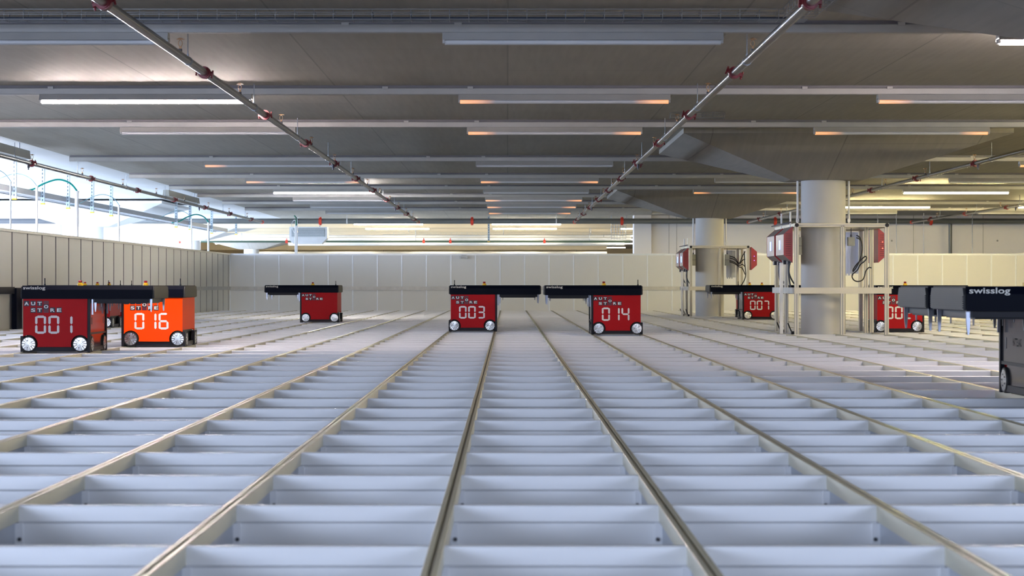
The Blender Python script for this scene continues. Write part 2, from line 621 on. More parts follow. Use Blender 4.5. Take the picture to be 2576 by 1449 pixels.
# back fence
fb = bpy.data.objects.new('wall_fence_back', None)
col.objects.link(fb)
struct(fb)
fb.location = (FENCE_X, FENCE_Y, 0)
bp_ = MB().box(0, 0.452, 0, 0.02, -0.35, FENCE_Z - 0.03).mesh('fence_panel', 'fence')
bpp = MB().box(-0.027, 0, -0.010, 0.02, -0.35, FENCE_Z - 0.03, bev=0.004).mesh('fence_post', 'fence_post')
n = 0
while FENCE_X + 0.02 + n * 0.4790 < 13.0:
    link('fence_panel', bp_, fb, (0.02 + n * 0.4790, 0, 0))
    link('fence_post', bpp, fb, (0.02 + n * 0.4790, 0, 0))
    n += 1
MB().box(-0.02, 18.5, -0.012, 0.04, FENCE_Z - 0.035, FENCE_Z).build('top_rail', 'fence_post', fb)
MB().box(0.0, 18.5, -0.035, -0.012, 0.378, 0.448).build('guard_band', 'band', fb)

cl = MB()
cl.box(-0.05, 0.05, 0, 0.05, -0.02, 0.02).box(-0.09, -0.06, -0.01, 0.05, -0.06, 0.0).box(0.04, 0.07, -0.01, 0.05, -0.06, 0.0)
tag(cl.build('fence_clamp', 'unit', None, (-0.85, FENCE_Y - 0.07, FENCE_Z - 0.045)), 'small grey clamp bracket hooked on the back fence top above bot 003', 'bracket')


# ------------------------------------------------------------------ columns with drop capitals
def concrete_column(x, y, label, r=0.22, hx=1.52, hy=1.52, white=False):  # white: bay columns, with the window brightness put into their colour
    t = thing('concrete_column', label, 'column', (x, y, -0.3))
    zb = 1.515 + 0.3
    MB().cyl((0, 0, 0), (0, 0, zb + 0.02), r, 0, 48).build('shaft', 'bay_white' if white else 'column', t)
    zr, zt = 1.88 + 0.3, CEIL + 0.3
    bx, by = 0.36, 0.26
    v = [(-bx, -by, zb), (bx, -by, zb), (bx, by, zb), (-bx, by, zb),
         (-hx, -hy, zr), (hx, -hy, zr), (hx, hy, zr), (-hx, hy, zr),
         (-hx, -hy, zt), (hx, -hy, zt), (hx, hy, zt), (-hx, hy, zt)]
    f = [(0, 3, 2, 1), (0, 1, 5, 4), (1, 2, 6, 5), (2, 3, 7, 6), (3, 0, 4, 7),
         (4, 5, 9, 8), (5, 6, 10, 9), (6, 7, 11, 10), (7, 4, 8, 11), (8, 9, 10, 11)]
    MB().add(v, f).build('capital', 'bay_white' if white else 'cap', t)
    return t


CX = 3.14
concrete_column(CX, 8.90, 'round concrete column just outside the right edge, its drop capital showing top right')
concrete_column(CX, 20.35, 'nearest full round concrete column, standing inside the larger charging frame')
concrete_column(CX, 31.80, 'farther round concrete column, standing inside the smaller charging frame')
concrete_column(-7.45, 59.5, 'distant cream round column beyond the corner of the left and back fences', hx=1.7, hy=1.7)
concrete_column(-7.45, 36.6, 'pale column with a drop capital in the bright bay left of the left fence', white=True)
concrete_column(-7.45, 48.05, 'pale column past the far end of the left fence, second of the bright bay', white=True)
tag(MB().box(-8.23, -7.93, 38.2, 38.5, -1.5, 1.88, bev=0.01).build('service_cabinet', 'conduit'),
    'tall white service cabinet in the bright bay beyond the left fence', 'cabinet')

# vertical white conduits either side of each column
for (cy, which) in ((20.35, 'nearest'), (31.80, 'farther')):
    for sx, side in ((-1, 'left'), (1, 'right')):
        x = CX + sx * 0.255
        o = MB().cyl((0, 0, 0), (0, 0, 0.43), 0.011, 0, 10).box(-0.014, 0.014, -0.014, 0.014, 0.02, 0.05).build('conduit', 'conduit', None, (x, cy, 1.09))
        tag(o, 'white vertical conduit on the %s side of the %s column' % (side, which), 'conduit')

# ------------------------------------------------------------------ trunking and lamps
ROWS = [11.17, 14.80, 17.87, 22.80, 26.40, 29.50, 32.20, 35.00, 38.00]
ORD = ['first', 'second', 'third', 'fourth', 'fifth', 'sixth', 'seventh', 'eighth', 'ninth', 'tenth', 'eleventh', 'twelfth', 'thirteenth', 'fourteenth', 'fifteenth', 'sixteenth']
trunk = MB()
trunk.box(-4.88, 13.1, -0.03, 0.03, 1.858, 1.905, 0, bev=0.004)
trunk.box(-4.88, 13.1, -0.018, 0.018, 1.905, CEIL, 1)  # dark strip standing for the shadow line between trunking and ceiling
trunk_short = MB().box(-4.88, 1.55, -0.03, 0.03, 1.858, 1.905, 0, bev=0.004).box(-4.88, 1.55, -0.018, 0.018, 1.905, CEIL, 1).mesh('cable_trunking', ['trunk', 'fence_dark'])
trunk_me = trunk.mesh('cable_trunking', ['trunk', 'fence_dark'])
clip_me = MB().box(-0.02, 0.02, -0.036, 0.036, 1.895, 1.915).mesh('clip', 'lamp_white')
for i, y in enumerate(ROWS):
    t = thing('cable_trunking', 'white straight cable trunking across the ceiling, %s run from the camera' % ORD[i], 'trunking', (0, y, 0))
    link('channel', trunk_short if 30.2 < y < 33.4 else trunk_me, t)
    for k in range(-2, 7):
        if k > 0 and 30.2 < y < 33.4:
            continue
        link('clip', clip_me, t, (-0.27 + 3.03 * k * 0.5 + (0.9 if k % 2 else 0), 0, 0))

LAMP_X = {-2: -6.41, -1: -3.38, 0: -0.355, 1: 2.675, 2: 5.70, 3: 8.73}
COLN = {-2: 'far left', -1: 'left', 0: 'middle', 1: 'right', 2: 'outer right', 3: 'far right'}
LL = 1.53
hous = MB()
hous.prism([(-0.032, 1.858), (0.032, 1.858), (0.052, 1.816), (0.020, 1.830), (-0.020, 1.830), (-0.052, 1.816)], 0, 0, LL, 0)
hous.box(0, 0.012, -0.030, 0.030, 1.800, 1.824, 0).box(LL - 0.012, LL, -0.030, 0.030, 1.800, 1.824, 0)
hous_me = hous.mesh('housing', 'lamp_white')
hous.cyl((0.3, 0, 1.85), (0.3, 0, CEIL), 0.006, 0, 8).cyl((LL - 0.3, 0, 1.85), (LL - 0.3, 0, CEIL), 0.006, 0, 8)
hous_hung_me = hous.mesh('housing', 'lamp_white')
tube_me = {}
for k in ('tube_off', 'tube_both', 'tube_left', 'tube_right', 'tube_lit', 'tube_pink', 'tube_yellow', 'tube_hall', 'tube_white'):
    tube_me[k] = MB().cyl((0.012, 0, 1.809), (LL - 0.012, 0, 1.809), 0.0155, 0, 14).mesh('tube', k)
STATE = {  # (row, column): tube
    (0, 1): 'tube_pink', (1, -1): 'tube_pink', (1, 0): 'tube_both', (1, 1): 'tube_left', (2, 0): 'tube_both', (2, 1): 'tube_both',
    (3, -1): 'tube_left', (4, -1): 'tube_both', (4, 0): 'tube_both', (3, 2): 'tube_left', (5, -1): 'tube_white', (7, 3): 'tube_yellow', (5, 1): 'tube_both',
    (5, 2): 'tube_yellow', (7, 2): 'tube_yellow', (6, 0): 'tube_both', (7, 0): 'tube_both', (8, 0): 'tube_both', (4, 3): 'tube_left',
    (1, 2): 'tube_lit', (2, 2): 'tube_yellow', (2, 3): 'tube_lit', (1, -2): 'tube_pink', (4, 3): 'tube_yellow', (6, 3): 'tube_yellow',
    (1, 3): 'tube_yellow', (3, 3): 'tube_yellow', (5, 3): 'tube_yellow',
}
SAY = {'tube_white': 'lit white ceiling batten lamp', 'tube_off': 'unlit ceiling batten lamp', 'tube_both': 'batten lamp glowing orange at both tube ends',
       'tube_left': 'batten lamp glowing orange at its left end', 'tube_right': 'ceiling batten lamp glowing orange at its right end',
       'tube_lit': 'lit warm white ceiling batten lamp', 'tube_pink': 'lit pinkish white ceiling batten lamp',
       'tube_yellow': 'lit yellowish ceiling batten lamp'}


def lamp(x, y, st, label):
    t = thing('batten_lamp', label, 'lamp', (x, y, 0))
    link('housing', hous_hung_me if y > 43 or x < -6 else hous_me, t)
    link('tube', tube_me[st], t)
    return t


for i, y in enumerate(ROWS):
    for c in range(-1, 4):
        st = STATE.get((i, c), 'tube_off')
        if i == 6 and c in (1, 2, 3):
            continue
        # only lamps in view, or unseen lit ones added outside it for warm light
        xr = (LAMP_X[c] * F_PX / y)
        inview = -1277 - 1.53 * F_PX / y < xr < 1299
        if not inview and st == 'tube_off':
            continue
        lamp(LAMP_X[c], y, st, '%s, %s column, %s row from the camera' % (SAY[st], COLN[c], ORD[i]))
for (x, y, st) in ((-6.41, 14.8, 'tube_pink'), (-7.2, 22.8, 'tube_white')):  # unseen lamps, added to light the left side of the grid
    lamp(x, y, st, 'lit batten lamp above the bay outside the left edge, %s one' % ('nearer' if y < 15 else 'farther'))

# rows of lit lamps in the bright hall beyond the back fence
HROWS = [44.9, 48.5, 52.0, 55.5, 60.0, 66.0, 73.0]
for i, y in enumerate(HROWS):
    for c, x in enumerate((-9.44, -6.41, -3.38, -0.355, 2.1 if y < 43 else 2.675)):
        if (y < 46 and c in (0, 1, 4)) or (c < 2 and y in (48.5, 60.0)):
            continue
        lamp(x, y, 'tube_hall', 'lit lamp in the hall beyond the back fence, %s row back, %s from the left' % (ORD[i], ORD[c]))

# shallow lamps hung lengthways above the left fence
for (ya, yb, w_) in ((17.6, 21.5, 'nearer'), (30.3, 33.3, 'farther')):
    t = thing('batten_lamp', 'unlit grey trough lamp hung lengthways over the left fence, %s one' % w_, 'lamp', (-5.06, ya, 1.80))
    MB().prism([(-0.05, 0.0), (0.05, 0.0), (0.04, 0.09), (-0.04, 0.09)], 1, 0, yb - ya, 0).build('housing', 'jbox', t)
    MB().cyl((0, 0.3, 0.08), (0, 0.3, 0.17), 0.006).cyl((0, yb - ya - 0.3, 0.08), (0, yb - ya - 0.3, 0.17), 0.006).build('hanger', 'rod', t)

# ------------------------------------------------------------------ wire basket tray near the top of the picture
def wire_tray(name, length, wd, ht, step, axis='x', cables=3):
    mb = MB()
    r = 0.0022
    rows = [(-wd / 2, ht), (-wd / 2, ht * 0.5), (-wd / 2, 0), (-wd / 6, 0), (wd / 6, 0), (wd / 2, 0), (wd / 2, ht * 0.5), (wd / 2, ht)]
    for (a, b_) in rows:
        mb.cyl((0, a, b_), (length, a, b_), r, 0, 6)
    n_ = int(length / step)
    for k in range(n_ + 1):
        x = k * step
        mb.tube([(x, -wd / 2, ht), (x, -wd / 2, 0), (x, wd / 2, 0), (x, wd / 2, ht)], r, 0, 6)
    return mb


t = thing('wire_tray', 'galvanised wire basket tray with cables spanning the top of the picture', 'cable tray', (-3.4, 10.62, 1.855))
wire_tray('b', 4.95, 0.12, 0.052, 0.10).build('basket', 'wire', t)
cm = MB()
for k in range(4):
    cm.tube(smooth_path([(x, -0.035 + 0.02 * k + rnd.uniform(-.008, .008), 0.008) for x in (0, 1, 2, 3, 4, 4.9)], 4), 0.006, 0, 6)
cm.build('cable', 'cable_blue', t)
t = thing('wire_tray', 'wire basket tray turning towards the camera beside the right pipe, top right', 'cable tray', (1.50, 7.2, 1.86), rotz=math.pi / 2)
wire_tray('b', 3.35, 0.16, 0.05, 0.10).build('basket', 'wire', t)
t = thing('wire_tray', 'wire basket tray crossing in front of the nearest capital behind the right pipe', 'cable tray', (1.35, 17.0, 1.87), rotz=0)
wire_tray('b', 0.45, 0.10, 0.045, 0.09).build('basket', 'wire', t)

# ------------------------------------------------------------------ sprinkler branch pipes
PZ = 1.755
couple = MB()
couple.cyl((0, -0.024, 0), (0, 0.024, 0), 0.037, 0, 20)
couple.cyl((0, -0.034, 0), (0, 0.034, 0), 0.031, 0, 20)
for s_ in (-1, 1):
    couple.box(s_ * 0.036 - 0.016, s_ * 0.036 + 0.016, -0.014, 0.014, -0.012, 0.012, 0, bev=0.004)
    couple.cyl((s_ * 0.047, 0, -0.026), (s_ * 0.047, 0, 0.022), 0.0055, 0, 8)
couple_me = couple.mesh('coupling', 'coupling')
spr = MB()
spr.cyl((0, 0, 0.015), (0, 0, 0.038), 0.011, 1, 10)
spr.cyl((0, 0, 0.038), (0, 0, 0.052), 0.007, 0, 8)
for s_ in (-1, 1):
    spr.tube([(0.004 * s_, 0, 0.05), (0.011 * s_, 0, 0.062), (0.010 * s_, 0, 0.078), (0.002 * s_, 0, 0.088)], 0.0022, 0, 6)
spr.cyl((0, 0, 0.086), (0, 0, 0.095), 0.004, 0, 8)
spr.cyl((0, 0, 0.092), (0, 0, 0.099), 0.021, 0, 14, r1=0.009)
for k in range(10):
    a = 2 * math.pi * k / 10
    spr.box(0.018 * math.cos(a) - 0.003, 0.018 * math.cos(a) + 0.006, 0.018 * math.sin(a) - 0.003, 0.018 * math.sin(a) + 0.003, 0.090, 0.0925, 0)
spr_me = spr.mesh('sprinkler_head', ['brass', 'dark_fitting'])
rod = MB()
rod.cyl((0, 0, 0.024), (0, 0, CEIL - PZ), 0.0035, 0, 8)
rod.cyl((0, -0.011, 0), (0, 0.011, 0), 0.0262, 0, 20)
rod.cyl((0, 0, 0.026), (0, 0, 0.04), 0.007, 0, 6)
rod_me = rod.mesh('hanger', 'rod')
drain = MB()
drain.cyl((0, 0, -0.02), (0, 0, -0.055), 0.014, 0, 10).cyl((0, 0, -0.055), (0, 0, -0.075), 0.007, 0, 8)
drain_me = drain.mesh('drain_plug', 'dark_fitting')


def branch(x, label, y0=4.0, y1=41.6, off=0.0):
    t = thing('sprinkler_pipe', label, 'pipe', (x, 0, PZ))
    MB().cyl((0, y0, 0), (0, y1, 0), 0.0235, 0, 24).build('pipe_run', 'pipe', t)
    y = 9.2 + off
    while y < y1 - 0.3:
        link('coupling', couple_me, t, (0, y, 0)).rotation_euler = (0, rnd.uniform(-0.5, 0.5), 0)
        y += 3.06
    y = 11.35 + off
    while y < y1 - 0.5:
        link('sprinkler_head', spr_me, t, (0, y, 0))
        y += 2.53
    y = 11.62 + off
    while y < y1 - 0.4:
        link('hanger', rod_me, t, (0, y, 0))
        y += 3.03
    MB().cyl((0, y1 - 0.02, 0), (0, y1 + 0.05, 0), 0.034, 0, 18).build('end_cap', 'coupling_bright', t)
    for y in (21.3, 33.1):
        link('drain_plug', drain_me, t, (0, y, 0))
    return t


branch(-4.99, 'outermost left sprinkler pipe with red couplings, running above the left fence')
branch(-1.816, 'steel sprinkler pipe with red couplings receding from the top left corner')
branch(1.36, 'steel sprinkler pipe with red couplings receding from the top right')
branch(4.90, 'sprinkler pipe with red couplings right of the columns')
branch(8.22, 'farthest right sprinkler pipe, low above the panelled wall')

mp_ = thing('main_pipe', 'thick dark grey water main running across behind the back fence', 'pipe', (0, 42.05, 1.79))
MB().cyl((-11, 0, 0), (13.1, 0, 0), 0.055, 0, 24).build('pipe_run', 'main_pipe', mp_)
for x in (-3.85, -0.73, 2.35, 5.5, 8.7):
    q = MB()
    q.cyl((x - 0.03, 0, 0), (x + 0.03, 0, 0), 0.068, 0, 20)
    q.cyl((x, 0, 0.06), (x, 0, 0.085), 0.024, 0, 10).cyl((x, 0, -0.06), (x, 0, -0.085), 0.024, 0, 10)
    q.build('coupling', 'coupling_bright', mp_)
for x in (-3.3, 1.0, 4.3, 7.6):
    MB().cyl((x, 0, 0.05), (x, 0, CEIL - 1.79), 0.006, 0, 8).cyl((x - 0.012, 0, 0), (x + 0.012, 0, 0), 0.062, 0, 20).build('hanger', 'conduit', mp_)
o = MB().cyl((9.1, 42.05, -1.5), (9.1, 42.05, 1.735), 0.037, 0, 16).build('down_pipe', 'main_pipe')
tag(o, 'dark grey vertical down pipe in front of the panelled wall, far right', 'pipe')
for x, k in ((7.83, 'left'), (8.38, 'middle'), (9.36, 'right')):
    o = MB().cyl((x, 41.2, FENCE_Z - 0.1), (x, 41.2, CEIL), 0.007, 0, 8).build('hanging_rod', 'rod')
    tag(o, 'thin vertical rod before the panelled wall, %s of three at the right' % k, 'rod')


# ------------------------------------------------------------------ strut hangers, cable ladder, posts and cables left of the fence
strut = MB()
strut.box(-0.024, 0.024, -0.02, 0.02, 0, 0.46, 0)
for k in range(9):
    strut.box(-0.006, 0.006, -0.0215, -0.0195, 0.03 + k * 0.048, 0.056 + k * 0.048, 1)
strut_me = strut.mesh('channel', ['strut', 'strut_slot'])
ecap_me = MB().box(-0.027, 0.027, -0.023, 0.023, -0.014, 0.004).mesh('end_cap', 'yellow_cap')
SY = [24.6, 26.1, 27.6, 29.2, 30.6, 36.6, 38.2, 41.0]
for i, y in enumerate(SY):
    t = thing('strut_hanger', 'perforated steel strut with yellow end cap hanging beyond the left fence, %s from the camera' % ORD[i], 'hanger', (-5.93, y, 1.52))
    link('channel', strut_me, t)
    link('end_cap', ecap_me, t)
for x, y, zb, zt, lab in ((-4.33, 42.0, 1.575, 1.87, 'blue perforated strut hanging by the air unit behind the back fence'),
                          (-0.39, 42.3, 1.38, 1.90, 'perforated strut hanging behind the back fence left of bot 014'),
                          (-5.72, 43.1, 1.55, 1.92, 'perforated strut with yellow cap hanging past the fence corner')):
    t = thing('strut_hanger', lab, 'hanger', (x, y, zb))
    mb = MB().box(-0.02, 0.02, -0.02, 0.02, 0, zt - zb, 0)
    for k in range(int((zt - zb) / 0.05)):
        mb.box(-0.006, 0.006, -0.0215, -0.0195, 0.02 + k * 0.05, 0.045 + k * 0.05, 1)
    mb.build('channel', ['strut', 'strut_slot'], t)
    link('end_cap', ecap_me, t)

t = thing('cable_ladder', 'grey cable ladder with cables running along beyond the left fence', 'cable tray', (-6.05, 19.5, 1.60))
lad = MB()
lad.box(-0.16, -0.15, 0, 24, 0, 0.07).box(0.09, 0.10, 0, 24, 0, 0.07)
for k in range(80):
    lad.box(-0.15, 0.09, k * 0.3, k * 0.3 + 0.03, 0.005, 0.02)
lad.build('ladder', 'wire', t)
cm = MB()
for k in range(5):
    cm.tube(smooth_path([(-0.12 + k * 0.045 + rnd.uniform(-.01, .01), yy, 0.035 + rnd.uniform(0, .02)) for yy in range(0, 25, 3)], 4), 0.012, 0, 6)
cm.build('cable', 'jbox', t)

# posts fixed to the fence, each with a looped cable from the ladder
POSTS = [(22.45, 1.60, 0.010, 'blue_cable', 0.004), (23.7, 1.605, 0.014, 'blue_cable', 0.004), (25.9, 1.65, 0.024, 'teal', 0.012),
         (28.7, 1.585, 0.014, 'blue_cable', 0.005), (35.3, 1.60, 0.012, 'blue_cable', 0.005), (37.3, 1.60, 0.018, 'teal', 0.012)]
for i, (y, zt, r, cmat, cr) in enumerate(POSTS):
    o = MB().cyl((0, 0, 0), (0, 0, zt - 1.0), r, 0, 12).cyl((0, 0, zt - 1.0), (0, 0, zt - 0.98), r * 1.25, 0, 12).build('conduit_post', 'conduit', None, (FENCE_X - 0.035, y, 1.0))
    tag(o, '%s conduit post rising from the left fence top, %s from the camera' % ('thick white' if r > 0.015 else 'thin grey', ORD[i]), 'post')
    x0 = FENCE_X - 0.035
    p = [(x0, y, zt - 0.05), (x0, y, zt + 0.02), (x0 - 0.08, y - 0.05, zt + 0.12), (x0 - 0.22, y - 0.1, zt + 0.16), (x0 - 0.38, y - 0.2, zt + 0.10), (x0 - 0.48, y - 0.3, zt + 0.03), (x0 - 0.58, y - 0.5, zt - 0.0)]
    o = MB().tube(smooth_path(p, 6), cr, 0, 8).build('looped_cable', cmat)
    tag(o, '%s cable looping from the %s fence post to the cable ladder' % ('thick teal' if cmat == 'teal' else 'thin blue', ORD[i]), 'cable')

# post with green cable behind the left end of the back fence
o = MB().box(-0.028, 0.028, -0.02, 0.02, -0.1, 0.60, bev=0.004).build('conduit_post', 'conduit', None, (-4.13, 39.965, 1.05))
tag(o, 'white conduit post standing behind the back fence beside the air unit', 'post')
o = MB().tube(smooth_path([(-4.13, 39.965, 1.60), (-4.13, 39.97, 1.72), (-4.17, 40.3, 1.80), (-4.23, 40.6, 1.85), (-4.33, 41.96, 1.83)], 6), 0.014, 0, 8).build('looped_cable', 'green')
tag(o, 'thick green cable bending into the white post by the air unit', 'cable')
o = MB().tube(smooth_path([(-4.20, 40.3, 1.50), (-4.27, 40.4, 1.65), (-4.24, 40.5, 1.75), (-4.17, 40.2, 1.74), (-4.145, 39.98, 1.63)], 6), 0.005, 0, 6).build('looped_cable', 'conduit')
tag(o, 'thin white cable loop hanging inside the green cable bend', 'cable')

# air unit behind the back fence
t = thing('air_unit', 'pale grey louvred air heater hanging behind the back fence, left part', 'air heater', (-4.65, 43.4, 1.35))
MB().prism([(0.02, 0.08), (0.10, 0.0), (0.70, 0.0), (0.82, 0.12), (0.82, 0.36), (0.02, 0.36)], 1, 0, 0.4, 0).build('body', 'unit', t)
lv = MB().box(0.07, 0.77, -0.006, 0.0, 0.15, 0.33, 1)
for k in range(7):
    lv.box(0.08, 0.76, -0.02, -0.006, 0.16 + k * 0.024, 0.168 + k * 0.024, 0)
lv.build('louvre', ['unit', 'louvre'], t)
for x in (0.15, 0.65):
    MB().cyl((x, 0.2, 0.35), (x, 0.2, CEIL - 1.35), 0.008, 0, 8).build('hanger', 'rod', t)

# services running across the hall beyond
def rods(o, xs, y, z):
    for x in xs:
        MB().cyl((x, y, z), (x, y, CEIL), 0.006, 0, 8).build('hanger', 'rod', o)


def crossbar(name, x0, x1, y, z, r, mat, label, cat, n=14):
    o = MB().cyl((x0, y, z), (x1, y, z), r, 0, n).build(name, mat)
    tag(o, label, cat)
    rods(o, [x0 + 1.0 + k * (x1 - x0 - 2.0) / 2 for k in range(3)], y, z + r * 0.8)
    return o


green = crossbar('hall_pipe', -7.5, 3.0, 50.0, 1.535, 0.024, 'green_pipe', 'thin dark green pipe crossing the hall beyond the back fence', 'pipe')
crossbar('hall_duct', -9.0, 3.2, 53.0, 1.70, 0.075, 'duct', 'white duct crossing the hall, upper one', 'duct', 20)
crossbar('hall_duct', -6.0, 3.2, 56.0, 1.64, 0.09, 'duct', 'white duct crossing the hall, lower one above the green pipe', 'duct', 20)
crossbar('hall_pipe', -8.0, 3.4, 47.5, 1.70, 0.014, 'hall_wall', 'slim cream pipe high in the hall beyond the back fence', 'pipe')
crossbar('hall_pipe', -8.0, 3.4, 51.0, 1.66, 0.012, 'fence_cream', 'slim cream pipe between the white hall ducts', 'pipe')
o = MB().box(-9.0, 3.6, 74, 74.4, 1.36, 1.62).box(-9.0, 3.6, 74, 74.4, 1.62, 1.68).build('hall_duct', 'duct')
tag(o, 'wide white rectangular duct low at the back of the hall', 'duct')
rods(o, (-8, -4.5, -1, 2.5), 74.2, 1.67)
for x, k in ((-7.6, 'left'), (-1.2, 'middle'), (1.9, 'right')):
    o = MB().box(x, x + 0.75, 73.5, 74.01, 1.25, 1.55, bev=0.01).build('duct_box', 'duct')
    tag(o, 'white box on the rectangular duct at the back of the hall, %s one' % k, 'box')
# ceiling beams of the hall
for i, y in enumerate((46.2, 50.6, 58.0, 70.0)):
    o = MB().box(-11.5, 3.4 if y > 43 else 2.6, y, y + 0.35, CEIL - 0.16 - 0.03 * i, CEIL + 0.05).build('ceiling_beam', 'hall_wall')
    tag(o, 'cream ceiling beam over the hall beyond the fence, %s one back' % ORD[i], 'beam')
for i, (x, y, z) in enumerate(((-5.4, 49.9, 1.575), (-8.0, 49.9, 1.60), (-2.05, 49.9, 1.56), (-1.4, 49.9, 1.54), (0.9, 49.9, 1.535))):
    MB().cyl((x - 0.03, 50, 1.535), (x + 0.03, 50, 1.535), 0.042, 0, 12).cyl((x, 50, 1.56), (x, 50, 1.62), 0.012, 0, 8).build('valve', 'coupling_bright', green)
t = thing('wire_tray', 'wire cable ladder hanging down by the white pillar behind the back fence', 'cable tray', (2.15, 42.4, 1.42))
vt = MB()
for k in range(6):
    vt.cyl((k * 0.06, 0, 0.0), (k * 0.06, 0, 0.34), 0.005, 0, 6)
for k in range(6):
    vt.cyl((0, 0, 0.02 + k * 0.06), (0.30, 0, 0.02 + k * 0.06), 0.004, 0, 6)
vt.build('basket', 'wire', t)
for x in (0.0, 0.30):
    MB().cyl((x, 0, 0.33), (x, 0, CEIL - 1.42), 0.006, 0, 8).build('hanger', 'rod', t)
t = thing('wire_tray', 'cream wire tray crossing the hall below the lit lamps', 'cable tray', (-2.6, 46.6, 1.62))
wire_tray('b', 5.0, 0.2, 0.05, 0.12).build('basket', 'fence_cream', t)
for x in (0.5, 2.5, 4.5):
    MB().cyl((x, 0.1, 0), (x, 0.1, CEIL - 1.62), 0.006, 0, 8).build('hanger', 'rod', t)

# ------------------------------------------------------------------ the bin-lifting robots
T = 0.940            # full length of the top beam
D = 0.620            # depth
BW = 0.490           # body width
SEG = {'0': 'abcdef', '1': 'bc', '2': 'abged', '3': 'abgcd', '4': 'fgbc', '6': 'afgecd', '7': 'abc'}


DIG = {}


def digits_mesh(s):
    mb = MB()
    dw, dh, th = 0.078, 0.130, 0.0165
    g = 0.0022
    for i, ch in enumerate(s):
        ox = 0.0945 * i
        h = dh / 2
        hb = th / 2

        def hor(zc):
            pts = [(ox + hb + g, zc), (ox + th + g, zc + hb), (ox + dw - th - g, zc + hb), (ox + dw - hb - g, zc), (ox + dw - th - g, zc - hb), (ox + th + g, zc - hb)]
            mb.prism(pts, 1, -0.0012, 0.0005)

        def ver(xc, z0, z1):
            pts = [(xc, z0 + g), (xc + hb, z0 + hb + g), (xc + hb, z1 - hb - g), (xc, z1 - g), (xc - hb, z1 - hb - g), (xc - hb, z0 + hb + g)]
            mb.prism(pts, 1, -0.0012, 0.0005)
        segs = SEG[ch]
        if 'a' in segs:
            hor(dh - hb)
        if 'g' in segs:
            hor(h)
        if 'd' in segs:
            hor(hb)
        xl, xr = ox + hb, ox + dw - hb
        if 'f' in segs:
            ver(xl, h, dh - hb * 0.2)
        if 'e' in segs:
            ver(xl, hb * 0.2, h)
        if 'b' in segs:
            ver(xr, h, dh - hb * 0.2)
        if 'c' in segs:
            ver(xr, hb * 0.2, h)
    return mb.mesh('digit', 'white_mark')


def wheel_mesh(r, face):
    """face: 'y-' 'y+' 'x-' 'x+' the direction the hub looks; centred at the hub"""
    mb = MB()
    d = {'y-': Vector((0, -1, 0)), 'y+': Vector((0, 1, 0)), 'x-': Vector((-1, 0, 0)), 'x+': Vector((1, 0, 0))}[face]
    o = -d * 0.028
    mb.cyl(o, o + d * 0.024, r, 0, 32)
    mb.cyl(o + d * 0.024, o + d * 0.030, r, 0, 32, r1=r * 0.93)
    return mb.mesh('wheel', 'tyre')


def hub_mesh(r, face):
    mb = MB()
    d = {'y-': Vector((0, -1, 0)), 'y+': Vector((0, 1, 0)), 'x-': Vector((-1, 0, 0)), 'x+': Vector((1, 0, 0))}[face]
    u = Vector((0, 0, 1))
    w_ = d.cross(u)
    # faceted turned disc: shallow wedges catch the light like a spun face
    n_ = 28
    c = d * 0.0045
    v = [c]
    for k in range(n_):
        a = 2 * math.pi * k / n_
        v.append((u * math.cos(a) + w_ * math.sin(a)) * r + d * (0.0025 if k % 2 else 0.0033))
    for k in range(n_):
        a = 2 * math.pi * k / n_
        v.append((u * math.cos(a) + w_ * math.sin(a)) * (r * 1.04) - d * 0.003)
    f = [(0, 1 + k, 1 + (k + 1) % n_) for k in range(n_)] + [(1 + k, 1 + n_ + k, 1 + n_ + (k + 1) % n_, 1 + (k + 1) % n_) for k in range(n_)]
    mb.add(v, f, 0)
    for k in range(5):
        a = 2 * math.pi * k / 5 + 0.3
        p = (u * math.cos(a) + w_ * math.sin(a)) * r * 0.55
        mb.cyl(p + d * 0.003, p + d * 0.0052, r * 0.085, 1, 8)
    return mb.mesh('hub', ['hub', 'screw'])


WM = {k: wheel_mesh(0.0585, k) for k in ('y-', 'y+', 'x-', 'x+')}
HM = {k: hub_mesh(0.0475, k) for k in ('y-', 'y+', 'x-', 'x+')}


